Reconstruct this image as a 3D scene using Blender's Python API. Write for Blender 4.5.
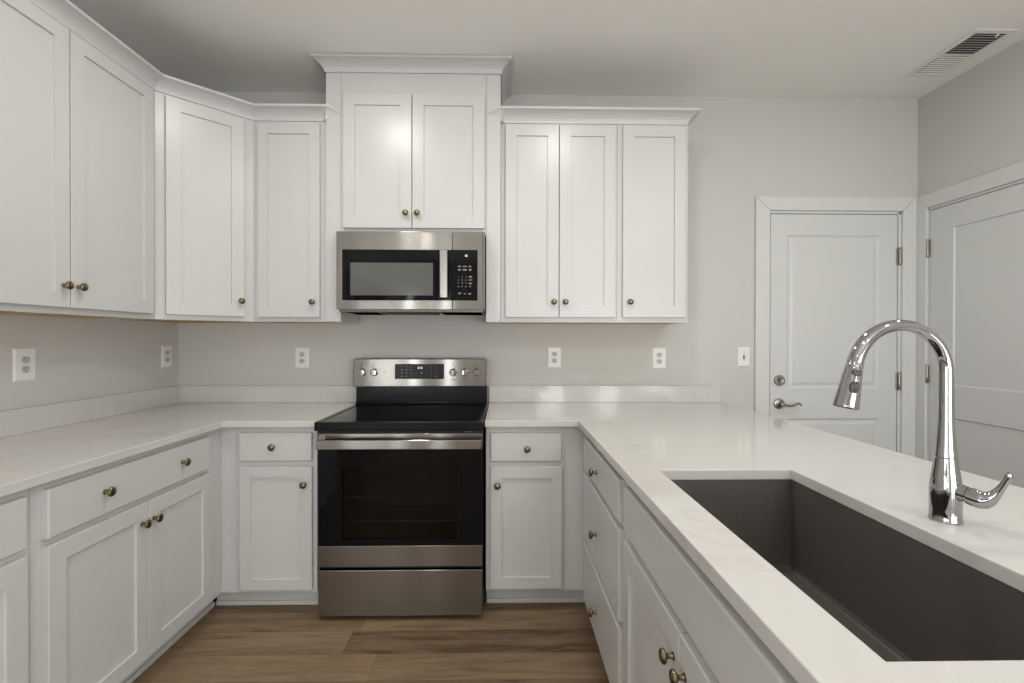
import bpy, bmesh, math, random
from mathutils import Vector, Matrix
random.seed(7)
for o in list(bpy.data.objects): bpy.data.objects.remove(o)
S = bpy.context.scene
C = S.collection
PI = math.pi

# ------------------------------------------------------------------ camera
cam_d = bpy.data.cameras.new('camera'); cam = bpy.data.objects.new('camera', cam_d); C.objects.link(cam)
cam_d.sensor_width = 36; cam_d.lens = 36*474.2/1024; cam_d.clip_start = .02
cam.matrix_world = (Matrix.Translation((0,0,1.295)) @ Matrix.Rotation(-.018,4,'Z')
                    @ Matrix.Rotation(PI/2-.0053,4,'X') @ Matrix.Rotation(.0015,4,'Z'))
S.camera = cam
# ------------------------------------------------------------------ room measures
D = 2.858; XL = -1.9355; XR = 2.53; CEIL = 2.763; YB = -4.2      # back wall, left wall, right wall, ceiling, rear wall
# ------------------------------------------------------------------ world, lights, exposure
W = bpy.data.worlds.new('world'); S.world = W; W.use_nodes = True
bg = W.node_tree.nodes['Background']; bg.inputs[0].default_value = (.80,.88,1,1); bg.inputs[1].default_value = 1.0
S.view_settings.view_transform = 'Standard'; S.view_settings.look = 'None'
S.view_settings.gamma = 1; S.view_settings.use_curve_mapping = False
S.view_settings.exposure = 0.52
WIN_DENSITY = 24; CAN_POWER = 5.4      # W per square metre of glass, W per lamp
def area(name, loc, rot, sx, sy, power, col, shape='RECTANGLE', spread=PI):
    l = bpy.data.lights.new(name,'AREA'); l.shape = shape; l.size = sx
    if shape == 'RECTANGLE': l.size_y = sy
    l.energy = power; l.color = col; l.spread = spread
    o = bpy.data.objects.new(name,l); o.location = loc; o.rotation_euler = rot; C.objects.link(o); return o
REAR_WINDOWS = [(-1.80,.22,.12,2.3),(-1.10,.20,.12,2.3),(.98,.66,.12,2.3),(2.14,.66,.12,2.3)]     # x centre, width, sill, head
for i,(x,w,z0,z1) in enumerate(REAR_WINDOWS):
    area('daylight', (x,YB+.03,(z0+z1)/2), (PI/2+.30,0,0), w-.1, z1-z0-.1, WIN_DENSITY*(w-.1)*(z1-z0-.1), (1,1,.985))
area('daylight', (XR-.03,-2.2,1.275), (PI/2+.42,0,PI/2), 1.8, 1.65, WIN_DENSITY*.60*1.8*1.65, (1,1,.985))
area('daylight', (XL+.03,-1.9,1.275), (PI/2+.30,0,-PI/2), 1.7, 1.65, WIN_DENSITY*.40*1.8*1.65, (1,1,.985))  # left-wall light, added to brighten the right-hand door and wall
CANS = [(-.72,1.62),(.38,1.52),(.05,-.25),(1.6,-.2),(-1.1,-1.9),(1.2,-1.9),(1.85,1.15)]  # last position is an extra lamp, added to brighten the right-hand door
for x,y in CANS:
    area('can_light', (x,y,CEIL-.02), (0,0,0), .13, .13, CAN_POWER, (1,.965,.91), 'DISK')

# ------------------------------------------------------------------ materials
def mat(name, col, rough=.5, metal=0, spec=.5, **k):
    m = bpy.data.materials.new(name); m.use_nodes = True
    b = m.node_tree.nodes['Principled BSDF']
    b.inputs['Base Color'].default_value = (*col,1); b.inputs['Roughness'].default_value = rough
    b.inputs['Metallic'].default_value = metal; b.inputs['Specular IOR Level'].default_value = spec
    for n,v in k.items(): b.inputs[n.replace('_',' ')].default_value = v
    return m
def nd(m, t, **k):
    n = m.node_tree.nodes.new(t)
    for a,v in k.items(): setattr(n,a,v)
    return n
def ln(m,a,b): m.node_tree.links.new(a,b)
def bsdf(m): return m.node_tree.nodes['Principled BSDF']
def noise_tint(m, c1, c2, scale, detail=3, lo=.35, hi=.65, coord='Object', stretch=(1,1,1)):
    tc = nd(m,'ShaderNodeTexCoord'); mp = nd(m,'ShaderNodeMapping'); mp.inputs['Scale'].default_value = stretch
    n = nd(m,'ShaderNodeTexNoise'); n.inputs['Scale'].default_value = scale; n.inputs['Detail'].default_value = detail
    r = nd(m,'ShaderNodeValToRGB'); r.color_ramp.elements[0].position = lo; r.color_ramp.elements[1].position = hi
    r.color_ramp.elements[0].color = (*c1,1); r.color_ramp.elements[1].color = (*c2,1)
    ln(m,tc.outputs[coord],mp.inputs[0]); ln(m,mp.outputs[0],n.inputs[0]); ln(m,n.outputs[0],r.inputs[0]); ln(m,r.outputs[0],bsdf(m).inputs['Base Color'])
    return n
def add_bump(m, scale, strength, dist=.001, stretch=(1,1,1)):
    tc = nd(m,'ShaderNodeTexCoord'); mp = nd(m,'ShaderNodeMapping'); mp.inputs['Scale'].default_value = stretch
    n = nd(m,'ShaderNodeTexNoise'); n.inputs['Scale'].default_value = scale; n.inputs['Detail'].default_value = 2
    b = nd(m,'ShaderNodeBump'); b.inputs['Strength'].default_value = strength; b.inputs['Distance'].default_value = dist
    ln(m,tc.outputs['Object'],mp.inputs[0]); ln(m,mp.outputs[0],n.inputs[0]); ln(m,n.outputs[0],b.inputs['Height']); ln(m,b.outputs[0],bsdf(m).inputs['Normal'])

M = {}
M['wall'] = mat('greige_wall_paint', (.59,.58,.555), .75, spec=.25); add_bump(M['wall'],160,.08)
M['ceiling'] = mat('ceiling_paint', (.88,.865,.835), .9, spec=.15)
M['trim'] = mat('white_trim_paint', (.645,.655,.645), .38)
M['door'] = mat('white_door_paint', (.625,.635,.628), .42); 
M['cab'] = mat('white_cabinet_lacquer', (.585,.588,.580), .30, spec=.5); add_bump(M['cab'],14,.03,.002)
M['plate'] = mat('white_plastic', (.80,.80,.78), .35)
M['slot'] = mat('dark_slot', (.02,.02,.02), .6)
M['insert'] = mat('grey_white_plastic', (.50,.50,.49), .4)
M['brass'] = mat('antique_brass', (.24,.20,.12), .34, 1)
noise_tint(M['brass'],(.13,.105,.06),(.33,.28,.17),60)
M['nickel'] = mat('satin_nickel', (.36,.34,.31), .28, 1)
M['chrome'] = mat('polished_chrome', (.41,.41,.42), .05, 1)
def brushed(name,col,rough=.33):
    m=mat(name,col,rough,1,Anisotropic=1.0); c=nd(m,'ShaderNodeCombineXYZ'); c.inputs[2].default_value=1; ln(m,c.outputs[0],bsdf(m).inputs['Tangent']); return m
M['steel'] = brushed('brushed_stainless', (.36,.345,.325),.18)
M['steel_floor_tint'] = brushed('brushed_stainless_floor_tint', (.28,.255,.234),.20)  # same stainless, colour darkened and browned to stand in for the reflected floor
M['darksteel'] = mat('dark_grey_steel', (.16,.155,.15), .35, 1)
M['blackglass'] = mat('black_ceramic_glass', (.005,.005,.006), .05, spec=.2)
M['black'] = mat('black_enamel', (.005,.005,.006), .22, spec=.22)
M['blackmatte'] = mat('black_matte', (.012,.012,.012), .55)
M['mwglass'] = mat('microwave_window_mesh', (.105,.105,.10), .12, spec=.6)
M['cavity'] = mat('oven_cavity_enamel', (.30,.28,.24), .5)
M['rack'] = mat('oven_rack_wire', (.34,.32,.28), .4, .2)
M['mark'] = mat('printed_marks_light', (.20,.20,.20), .5)
M['emblemlight'] = mat('emblem_silver', (.60,.58,.55), .45)
M['emblemgrey'] = mat('emblem_grey', (.20,.19,.18), .4, .6)
M['markdark'] = mat('printed_marks_dark', (.06,.06,.06), .5)
M['lit'] = mat('display_digits', (.8,.85,.9), .5); bsdf(M['lit']).inputs['Emission Color'].default_value=(.85,.92,1,1); bsdf(M['lit']).inputs['Emission Strength'].default_value=.9
M['ply'] = mat('raw_plywood', (.40,.24,.085), .6)
noise_tint(M['ply'],(.42,.25,.075),(.60,.40,.15),6,stretch=(1,8,8))
M['rubber'] = mat('grey_rubber', (.035,.035,.038), .45)
M['ventgrey'] = mat('vent_duct_grey', (.06,.06,.06), .7)
M['diffuser'] = mat('lamp_diffuser', (.9,.9,.88), .5); bsdf(M['diffuser']).inputs['Emission Color'].default_value=(1,.95,.87,1); bsdf(M['diffuser']).inputs['Emission Strength'].default_value=6
M['steelsink'] = mat('dark_composite_sink', (.03,.0285,.0265), .38, spec=.5)
def sink_mat():
    m = M['steelsink']; tc = nd(m,'ShaderNodeTexCoord')
    v = nd(m,'ShaderNodeTexVoronoi'); v.inputs['Scale'].default_value = 70; v.inputs['Randomness'].default_value = 1
    r = nd(m,'ShaderNodeValToRGB'); r.color_ramp.elements[0].position=.10; r.color_ramp.elements[1].position=.15
    r.color_ramp.elements[0].color=(1,1,1,1); r.color_ramp.elements[1].color=(0,0,0,1)
    n = nd(m,'ShaderNodeTexNoise'); n.inputs['Scale'].default_value = 7
    r2 = nd(m,'ShaderNodeValToRGB'); r2.color_ramp.elements[0].position=.46; r2.color_ramp.elements[1].position=.52
    mu = nd(m,'ShaderNodeMath',operation='MULTIPLY')
    # water spots dried on the far end wall
    sx = nd(m,'ShaderNodeSeparateXYZ'); gt = nd(m,'ShaderNodeMath',operation='GREATER_THAN'); gt.inputs[1].default_value = 1.36
    mu2 = nd(m,'ShaderNodeMath',operation='MULTIPLY')
    mx = nd(m,'ShaderNodeMixRGB'); mx.inputs[1].default_value=(.10,.094,.084,1); mx.inputs[2].default_value=(.22,.22,.21,1)
    ln(m,tc.outputs['Object'],v.inputs[0]); ln(m,tc.outputs['Object'],n.inputs[0]); ln(m,tc.outputs['Object'],sx.inputs[0])
    ln(m,v.outputs[0],r.inputs[0]); ln(m,n.outputs[0],r2.inputs[0]); ln(m,r.outputs[0],mu.inputs[0]); ln(m,r2.outputs[0],mu.inputs[1])
    ln(m,sx.outputs[1],gt.inputs[0]); ln(m,mu.outputs[0],mu2.inputs[0]); ln(m,gt.outputs[0],mu2.inputs[1])
    ln(m,mu2.outputs[0],mx.inputs[0]); ln(m,mx.outputs[0],bsdf(m).inputs['Base Color'])
sink_mat()
def quartz():
    m = mat('white_quartz',(.7,.69,.67),.075,spec=.5); M['quartz']=m
    tc = nd(m,'ShaderNodeTexCoord'); n = nd(m,'ShaderNodeTexNoise'); n.inputs['Scale'].default_value=2.2; n.inputs['Detail'].default_value=6; n.inputs['Distortion'].default_value=1.4
    r = nd(m,'ShaderNodeValToRGB'); e = r.color_ramp.elements
    e[0].position=.47; e[0].color=(.605,.598,.58,1); e[1].position=.53; e[1].color=(.605,.598,.58,1)
    v = e.new(.5); v.color=(.560,.545,.515,1)
    n2 = nd(m,'ShaderNodeTexNoise'); n2.inputs['Scale'].default_value=1.3
    r2 = nd(m,'ShaderNodeValToRGB'); r2.color_ramp.elements[0].position=.5; r2.color_ramp.elements[1].position=.62
    mx = nd(m,'ShaderNodeMixRGB'); mx.inputs[1].default_value=(.605,.598,.58,1)
    n3 = nd(m,'ShaderNodeTexNoise'); n3.inputs['Scale'].default_value=220
    r3 = nd(m,'ShaderNodeValToRGB'); r3.color_ramp.elements[0].position=.27; r3.color_ramp.elements[0].color=(.90,.90,.89,1); r3.color_ramp.elements[1].position=.34; r3.color_ramp.elements[1].color=(1,1,1,1)
    ml = nd(m,'ShaderNodeMixRGB',blend_type='MULTIPLY'); ml.inputs[0].default_value=1
    for a in (n,n2,n3): ln(m,tc.outputs['Object'],a.inputs[0])
    ln(m,n.outputs[0],r.inputs[0]); ln(m,n2.outputs[0],r2.inputs[0]); ln(m,r2.outputs[0],mx.inputs[0]); ln(m,r.outputs[0],mx.inputs[2])
    ln(m,n3.outputs[0],r3.inputs[0]); ln(m,mx.outputs[0],ml.inputs[1]); ln(m,r3.outputs[0],ml.inputs[2]); ln(m,ml.outputs[0],bsdf(m).inputs['Base Color'])
quartz()
def floor_mat():
    m = mat('oak_vinyl_plank',(.2,.14,.1),.5,spec=.3); M['floor']=m
    def math_(op,a=None,b=None):
        n = nd(m,'ShaderNodeMath',operation=op)
        for i,v in enumerate((a,b)):
            if v is None: continue
            if isinstance(v,(int,float)): n.inputs[i].default_value=v
            else: ln(m,v,n.inputs[i])
        return n.outputs[0]
    tc = nd(m,'ShaderNodeTexCoord'); s = nd(m,'ShaderNodeSeparateXYZ'); ln(m,tc.outputs['Object'],s.inputs[0])
    yy = math_('DIVIDE',math_('SUBTRACT',s.outputs[1],1.795-.155*20),.155); row = math_('FLOOR',yy); fy = math_('FRACT',yy)
    w = nd(m,'ShaderNodeTexWhiteNoise',noise_dimensions='1D'); ln(m,math_('ADD',row,14.0),w.inputs['W'])
    xx = math_('DIVIDE',math_('ADD',s.outputs[0],math_('MULTIPLY',w.outputs['Value'],1.22)),1.22)
    col = math_('FLOOR',xx); fx = math_('FRACT',xx)
    cb = nd(m,'ShaderNodeCombineXYZ'); ln(m,row,cb.inputs[0]); ln(m,col,cb.inputs[1])
    w2 = nd(m,'ShaderNodeTexWhiteNoise',noise_dimensions='3D'); ln(m,cb.outputs[0],w2.inputs['Vector'])
    # grain, offset per plank
    sc = nd(m,'ShaderNodeVectorMath',operation='MULTIPLY_ADD'); sc.inputs[1].default_value=(17,31,9)
    ln(m,w2.outputs['Color'],sc.inputs[0]); ln(m,tc.outputs['Object'],sc.inputs[2])
    mp = nd(m,'ShaderNodeMapping'); mp.inputs['Scale'].default_value=(1.0,9,1); ln(m,sc.outputs[0],mp.inputs[0])
    n = nd(m,'ShaderNodeTexNoise'); n.inputs['Scale'].default_value=2.6; n.inputs['Detail'].default_value=5; n.inputs['Distortion'].default_value=.9; ln(m,mp.outputs[0],n.inputs[0])
    n2 = nd(m,'ShaderNodeTexNoise'); n2.inputs['Scale'].default_value=11; n2.inputs['Detail'].default_value=4; ln(m,mp.outputs[0],n2.inputs[0])
    g = math_('ADD',math_('MULTIPLY',n.outputs[0],.72),math_('MULTIPLY',n2.outputs[0],.28))
    g = math_('ADD',g,math_('MULTIPLY',math_('SUBTRACT',w2.outputs['Value'],.5),.30))
    r = nd(m,'ShaderNodeValToRGB'); e=r.color_ramp.elements; e[0].position=.30; e[0].color=(.085,.053,.030,1); e[1].position=.70; e[1].color=(.27,.188,.115,1)
    k=e.new(.48); k.color=(.185,.124,.074,1)
    ln(m,g,r.inputs[0])
    ed = math_('MAXIMUM',math_('LESS_THAN',fy,.014),math_('LESS_THAN',fx,.0016))
    mx = nd(m,'ShaderNodeMixRGB'); mx.inputs[2].default_value=(.07,.045,.03,1); ln(m,math_('MULTIPLY',ed,.7),mx.inputs[0]); ln(m,r.outputs[0],mx.inputs[1])
    ln(m,mx.outputs[0],bsdf(m).inputs['Base Color'])
floor_mat()
def tinted_glass(name, tint, ior=1.5):
    m = bpy.data.materials.new(name); m.use_nodes=True; nt=m.node_tree; nt.nodes.remove(bsdf(m))
    t=nd(m,'ShaderNodeBsdfTransparent'); t.inputs[0].default_value=(*tint,1)
    g=nd(m,'ShaderNodeBsdfGlossy'); g.inputs['Roughness'].default_value=.03
    f=nd(m,'ShaderNodeFresnel'); f.inputs[0].default_value=ior; x=nd(m,'ShaderNodeMixShader')
    ln(m,f.outputs[0],x.inputs[0]); ln(m,t.outputs[0],x.inputs[1]); ln(m,g.outputs[0],x.inputs[2]); ln(m,x.outputs[0],nt.nodes['Material Output'].inputs[0]); return m
M['ovenglass']=tinted_glass('smoked_oven_glass',(.50,.485,.455),1.3)
M['windowglass']=tinted_glass('window_glass',(.95,.97,.97),1.45)

# ------------------------------------------------------------------ mesh helpers
def BM(): return bmesh.new()
def box(bm, x0,x1,y0,y1,z0,z1, mi=0):
    vs=[bm.verts.new((x,y,z)) for x in (x0,x1) for y in (y0,y1) for z in (z0,z1)]
    for f in ((0,1,3,2),(4,6,7,5),(0,4,5,1),(2,3,7,6),(0,2,6,4),(1,5,7,3)):
        fc=bm.faces.new([vs[i] for i in f]); fc.material_index=mi
    return bm
def lathe(bm, prof, axis='Z', at=(0,0,0), seg=24, sx=1, sy=1):
    """prof: (radius, height along axis); axis '-Y' points out of a cabinet front"""
    rot={'Z':Matrix.Identity(3),'-Z':Matrix.Rotation(PI,3,'X'),'-Y':Matrix.Rotation(PI/2,3,'X'),'X':Matrix.Rotation(PI/2,3,'Y'),'-X':Matrix.Rotation(-PI/2,3,'Y')}[axis] if isinstance(axis,str) else Vector((0,0,1)).rotation_difference(Vector(axis)).to_matrix()
    rings=[]
    for r,h in prof:
        if r<1e-6: rings.append([bm.verts.new(rot@Vector((0,0,h))+Vector(at))]); continue
        rings.append([bm.verts.new(rot@Vector((r*math.cos(2*PI*i/seg)*sx,r*math.sin(2*PI*i/seg)*sy,h))+Vector(at)) for i in range(seg)])
    for a,b in zip(rings,rings[1:]):
        for i in range(seg):
            j=(i+1)%seg
            q=[a[i],a[j],b[j],b[i]] if len(a)>1 and len(b)>1 else ([a[0],b[j],b[i]] if len(a)==1 else [a[i],a[j],b[0]])
            if len(a)==1 and len(b)==1: continue
            bm.faces.new(q)
    for r,flip in ((rings[0],True),(rings[-1],False)):
        if len(r)>2: bm.faces.new(list(reversed(r)) if flip else r)
    return bm
def tube(bm, pts, radii, seg=16, cap=True, flat=1.0, up=Vector((0,1,0))):
    """swept tube; radii per point; flat squashes along 'up'"""
    pts=[Vector(p) for p in pts]; rings=[]
    if not isinstance(radii,(list,tuple)): radii=[radii]*len(pts)
    if not isinstance(flat,(list,tuple)): flat=[flat]*len(pts)
    for i,p in enumerate(pts):
        t=(pts[min(i+1,len(pts)-1)]-pts[max(i-1,0)]).normalized()
        u=(up-t*up.dot(t)).normalized(); v=t.cross(u)
        rings.append([bm.verts.new(p+(u*math.cos(2*PI*k/seg)*flat[i]+v*math.sin(2*PI*k/seg))*radii[i]) for k in range(seg)])
    for a,b in zip(rings,rings[1:]):
        for i in range(seg): bm.faces.new((a[i],a[(i+1)%seg],b[(i+1)%seg],b[i]))
    if cap: bm.faces.new(list(reversed(rings[0]))); bm.faces.new(rings[-1])
    return bm
def loft(bm, secs, close=True):
    """sections of equal length closed loops"""
    rs=[[bm.verts.new(p) for p in s] for s in secs]
    n=len(rs[0])
    for a,b in zip(rs,rs[1:]):
        for i in range(n): bm.faces.new((a[i],a[(i+1)%n],b[(i+1)%n],b[i]))
    if close: bm.faces.new(list(reversed(rs[0]))); bm.faces.new(rs[-1])
    return bm
def cells(bm, xs, ys, fill, z0, z1):
    """flat slab out of grid cells (L shapes, holes); fill(i,j)->bool"""
    V={}
    def v(i,j,k):
        if (i,j,k) not in V: V[(i,j,k)]=bm.verts.new((xs[i],ys[j],(z0,z1)[k]))
        return V[(i,j,k)]
    nx,ny=len(xs)-1,len(ys)-1; ok=lambda i,j:0<=i<nx and 0<=j<ny and fill(i,j)
    for i in range(nx):
        for j in range(ny):
            if not ok(i,j): continue
            bm.faces.new((v(i,j,1),v(i+1,j,1),v(i+1,j+1,1),v(i,j+1,1))); bm.faces.new((v(i,j,0),v(i,j+1,0),v(i+1,j+1,0),v(i+1,j,0)))
            if not ok(i,j-1): bm.faces.new((v(i,j,0),v(i+1,j,0),v(i+1,j,1),v(i,j,1)))
            if not ok(i,j+1): bm.faces.new((v(i+1,j+1,0),v(i,j+1,0),v(i,j+1,1),v(i+1,j+1,1)))
            if not ok(i-1,j): bm.faces.new((v(i,j+1,0),v(i,j,0),v(i,j,1),v(i,j+1,1)))
            if not ok(i+1,j): bm.faces.new((v(i+1,j,0),v(i+1,j+1,0),v(i+1,j+1,1),v(i+1,j,1)))
    bmesh.ops.dissolve_limit(bm,angle_limit=.01,verts=bm.verts,edges=bm.edges)
    return bm
def obj(name, bm, m, parent=None, bevel=0, smooth=False, seg=2, loc=None):
    bmesh.ops.recalc_face_normals(bm,faces=bm.faces)
    me=bpy.data.meshes.new(name); bm.to_mesh(me); bm.free()
    for mm in (m if isinstance(m,(list,tuple)) else [m]): me.materials.append(M[mm])
    o=bpy.data.objects.new(name,me); C.objects.link(o)
    if parent: o.parent=parent
    if loc: o.location=loc
    if smooth:
        for p in me.polygons: p.use_smooth=True
        md=o.modifiers.new('edges','EDGE_SPLIT'); md.split_angle=math.radians(38)
    if bevel:
        b=o.modifiers.new('bevel','BEVEL'); b.width=bevel; b.segments=seg; b.limit_method='ANGLE'; b.angle_limit=math.radians(40)
    return o
def thing(name, label, cat, loc=(0,0,0), rz=0, group=None):
    o=bpy.data.objects.new(name,None); C.objects.link(o); o.location=loc; o.rotation_euler=(0,0,rz); o.empty_display_size=.05
    return tag(o,label,cat,group)
def tag(o,label,cat,group=None):
    o['label']=label; o['category']=cat
    if group: o['group']=group
    return o
def struct(name,bm,m,parent=None,bevel=0,label=None):
    o=obj(name,bm,m,parent,bevel)
    if not parent: o['kind']='structure'
    if label: o['label']=label
    return o
def text(name, body, size, m, parent, loc, rot=(PI/2,0,0), depth=.0004):
    cu=bpy.data.curves.new(name,'FONT'); cu.body=body; cu.size=size; cu.align_x='CENTER'; cu.align_y='CENTER'; cu.extrude=depth
    t=bpy.data.objects.new(name+'_tmp',cu); C.objects.link(t); bpy.context.view_layer.update()
    me=bpy.data.meshes.new_from_object(t.evaluated_get(bpy.context.evaluated_depsgraph_get()))
    bpy.data.objects.remove(t); me.materials.clear(); me.materials.append(M[m])
    o=bpy.data.objects.new(name,me); C.objects.link(o); o.parent=parent; o.location=loc; o.rotation_euler=rot
    return o

# ------------------------------------------------------------------ room shell
T=.12
struct('floor', box(BM(),XL-T,XR+T,YB-T,D+T,-.08,0),'floor')
struct('ceiling', box(BM(),XL-T,XR+T,YB-T,D+T,CEIL,CEIL+.1),'ceiling')
def wall_holes(name, along, a0,a1, p0,p1, holes):
    """wall slab with rectangular holes; along 'x' or 'y'; holes (a0,a1,z0,z1)"""
    A=sorted({a0,a1,*[h[0] for h in holes],*[h[1] for h in holes]}); Z=sorted({0,CEIL,*[h[2] for h in holes],*[h[3] for h in holes]})
    def fill(i,j):
        ca=(A[i]+A[i+1])/2; cz=(Z[j]+Z[j+1])/2
        return not any(h[0]<ca<h[1] and h[2]<cz<h[3] for h in holes)
    bm=cells(BM(),A,Z,fill,p0,p1)
    for v in bm.verts:
        a,z,p=v.co; v.co=(a,p,z) if along=='x' else (p,a,z)
    return struct(name,bm,'wall')
DX0,DX1,DH=1.612,2.425,2.076       # back door opening
RY0,RY1=1.93,2.777                 # side door opening (along y)
wall_holes('wall_back','x',XL-T,XR+T,D,D+T,[(DX0,DX1,0,DH)])
wall_holes('wall_right','y',YB-T,D,XR,XR+T,[(RY0,RY1,0,DH),(-3.15,-1.25,.4,2.15)])
wall_holes('wall_left','y',YB-T,D+T,XL-T,XL,[(-2.8,-1.0,.4,2.15)])
wall_holes('wall_rear','x',XL,XR,YB-T,YB,[(x-w/2,x+w/2,z0,z1) for x,w,z0,z1 in REAR_WINDOWS])
# windows behind the camera (the room's daylight; the left-wall one is an addition)
def window(n,along,c,w,z0,z1,p):
    def B(bm,a0,a1,z0_,z1_,q0,q1):
        return box(bm,a0,a1,q0,q1,z0_,z1_) if along=='x' else box(bm,q0,q1,a0,a1,z0_,z1_)
    s = 1 if along=='x' else -1
    q0,q1=sorted((p-s*.07,p+s*.0)); bm=BM(); a0,a1=c-w/2,c+w/2
    for A0,A1,Z0,Z1 in ((a0,a0+.05,z0,z1),(a1-.05,a1,z0,z1),(a0+.05,a1-.05,z0,z0+.05),(a0+.05,a1-.05,z1-.05,z1),(a0+.05,a1-.05,(z0+z1)/2-.02,(z0+z1)/2+.02)): B(bm,A0,A1,Z0,Z1,q0,q1)
    o=struct('window_%d'%n,bm,'trim')
    g=BM(); B(g,a0+.05,a1-.05,z0+.05,z1-.05,p-s*.045-.003,p-s*.045+.003); obj('pane',g,'windowglass',o)
for i,(x,w,z0,z1) in enumerate(REAR_WINDOWS): window(i+1,'x',x,w,z0,z1,YB)
window(5,'y',-2.2,1.9,.4,2.15,XR)
window(6,'y',-1.9,1.8,.4,2.15,XL-.001)  # unseen window, added with its light to brighten the right-hand door
# baseboards where the wall meets the floor
struct('baseboard_back', box(BM(),1.34,DX0-.087,D-.014,D,0,.13),'trim',bevel=.002)
struct('baseboard_right', box(BM(),XR-.014,XR,YB,RY0-.087,0,.13),'trim',bevel=.002)
struct('baseboard_left', box(BM(),XL,XL+.014,YB,.58,0,.13),'trim',bevel=.002)

# ---- door casings, slabs
def moulded_slab(w,h,t,panels,step=.020,rec=.007):
    """door slab in local x (0..w), z (0..h), front at y=0 facing -y; panels (x0,x1,z0,z1) are moulded recesses with a raised field"""
    bm=BM(); XS=sorted({0,w,*[p[0] for p in panels],*[p[1] for p in panels]}); ZS=sorted({0,h,*[p[2] for p in panels],*[p[3] for p in panels]})
    def isp(i,j):
        cx=(XS[i]+XS[i+1])/2; cz=(ZS[j]+ZS[j+1])/2
        return next((p for p in panels if p[0]<cx<p[1] and p[2]<cz<p[3]),None)
    for i in range(len(XS)-1):
        for j in range(len(ZS)-1):
            if isp(i,j) is None:
                bm.faces.new([bm.verts.new(q) for q in ((XS[i],0,ZS[j]),(XS[i+1],0,ZS[j]),(XS[i+1],0,ZS[j+1]),(XS[i],0,ZS[j+1]))])
    for x0,x1,z0,z1 in panels:
        prof=[(0,0),(.3*step,rec*.8),(.55*step,rec),(step,rec),(step*1.6,rec*.45),(step*1.9,rec*.35)] if step<.03 else [(0,0),(.006,rec)]
        rings=[[bm.verts.new(q) for q in ((x0+a,b,z0+a),(x1-a,b,z0+a),(x1-a,b,z1-a),(x0+a,b,z1-a))] for a,b in prof]
        for r,s in zip(rings,rings[1:]):
            for k in range(4): bm.faces.new((r[k],r[(k+1)%4],s[(k+1)%4],s[k]))
        bm.faces.new(rings[-1])
    b=[bm.verts.new(q) for q in ((0,0,0),(w,0,0),(w,0,h),(0,0,h),(0,t,0),(w,t,0),(w,t,h),(0,t,h))]
    for f in ((0,4,5,1),(1,5,6,2),(2,6,7,3),(3,7,4,0),(4,7,6,5)): bm.faces.new([b[k] for k in f])
    bmesh.ops.remove_doubles(bm,verts=bm.verts,dist=1e-5)
    return bm
def hinge(parent,x,z,y=-.004):
    h=obj('hinge',box(BM(),-.016,.014,-.002,.002,-.05,.05),'nickel',parent,bevel=.0008,loc=(x,y,z))
    obj('hinge_pin',lathe(BM(),[(0,-.056),(.004,-.054),(.0065,-.05),(.0065,-.017),(.0055,-.0165),(.0055,-.0155),(.0065,-.015),(.0065,.015),(.0055,.0155),(.0055,.0165),(.0065,.017),(.0065,.05),(.004,.054),(0,.056)],seg=14),'nickel',h,smooth=True,loc=(0,-.007,0))
def casing_bm(xi0,xi1,zi,wl,wr,wt,t=.018):
    bm=BM(); prof=lambda x0,x1,z0,z1:box(bm,x0,x1,-t,0,z0,z1)
    # mitred uprights and head: outer/inner quads extruded
    def piece(q):
        f=[bm.verts.new((x,-t,z)) for x,z in q]; b=[bm.verts.new((x,0,z)) for x,z in q]
        bm.faces.new(f); bm.faces.new(list(reversed(b)))
        for k in range(4): bm.faces.new((f[k],b[k],b[(k+1)%4],f[(k+1)%4]))
    piece(((xi0-wl,0),(xi0,0),(xi0,zi),(xi0-wl,zi+wt))); piece(((xi1,0),(xi1+wr,0),(xi1+wr,zi+wt),(xi1,zi))); e=.0022; piece(((xi0-wl+e,zi+wt),(xi0+e,zi),(xi1-e,zi),(xi1+wr-e,zi+wt)))
    return bm
# back door
d1=bpy.data.objects.new('door_1',None); C.objects.link(d1); d1.location=(1.622,D-.001,.012); d1['kind']='structure'
slab=obj('door_slab',moulded_slab(.782,2.044,.036,[(.105,.672,.985,1.917),(.105,.672,.20,.80)]),'door',d1,bevel=.001)
obj('door_jamb',(lambda b:(box(b,-.0295,-.0045,-.003,T,-.012,2.06),box(b,.7865,.8035,-.003,T,-.012,2.06),box(b,-.0295,.8035,-.003,T,2.049,2.064),b)[-1])(BM()),'trim',d1)
for z in (.28,1.03,1.79): hinge(d1,.790,z)
dead=obj('deadbolt',lathe(BM(),[(.033,0),(.033,.006),(.029,.012),(.018,.014),(.016,.013),(0,.013)],'-Y',seg=28),'nickel',d1,smooth=True,loc=(.057,0,1.033))
obj('thumb_turn',box(BM(),-.004,.004,-.030,-.010,-.014,.014),'nickel',dead,bevel=.002)
lev=obj('lever_handle',lathe(BM(),[(.033,0),(.033,.005),(.030,.010),(.015,.014),(.011,.018),(.011,.050),(0,.052)],'-Y',seg=28),'nickel',d1,smooth=True,loc=(.055,0,.892))
obj('lever',tube(BM(),[(0,-.045,0),(.02,-.047,-.004),(.045,-.047,-.008),(.07,-.046,-.004),(.085,-.044,.004),(.100,-.042,.006),(.111,-.040,.0),(.116,-.039,-.008)],[.009,.0085,.0075,.0065,.006,.006,.0058,.004],seg=12,flat=.7),'nickel',lev,smooth=True)
obj('latch_plate',box(BM(),-.0055,-.001,-.0015,.004,-.03,.03),'nickel',d1,loc=(0,0,.88))
struct('trim_1',(lambda b:(b.transform(Matrix.Translation((0,D,0))),b)[1])(casing_bm(1.6105,2.4265,2.0765,.0855,.079,.083)),'trim',bevel=.0015)
struct('trim_2',box(BM(),2.5065,XR-.0185,D-.016,D,0,2.1595),'trim',bevel=.001)
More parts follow.
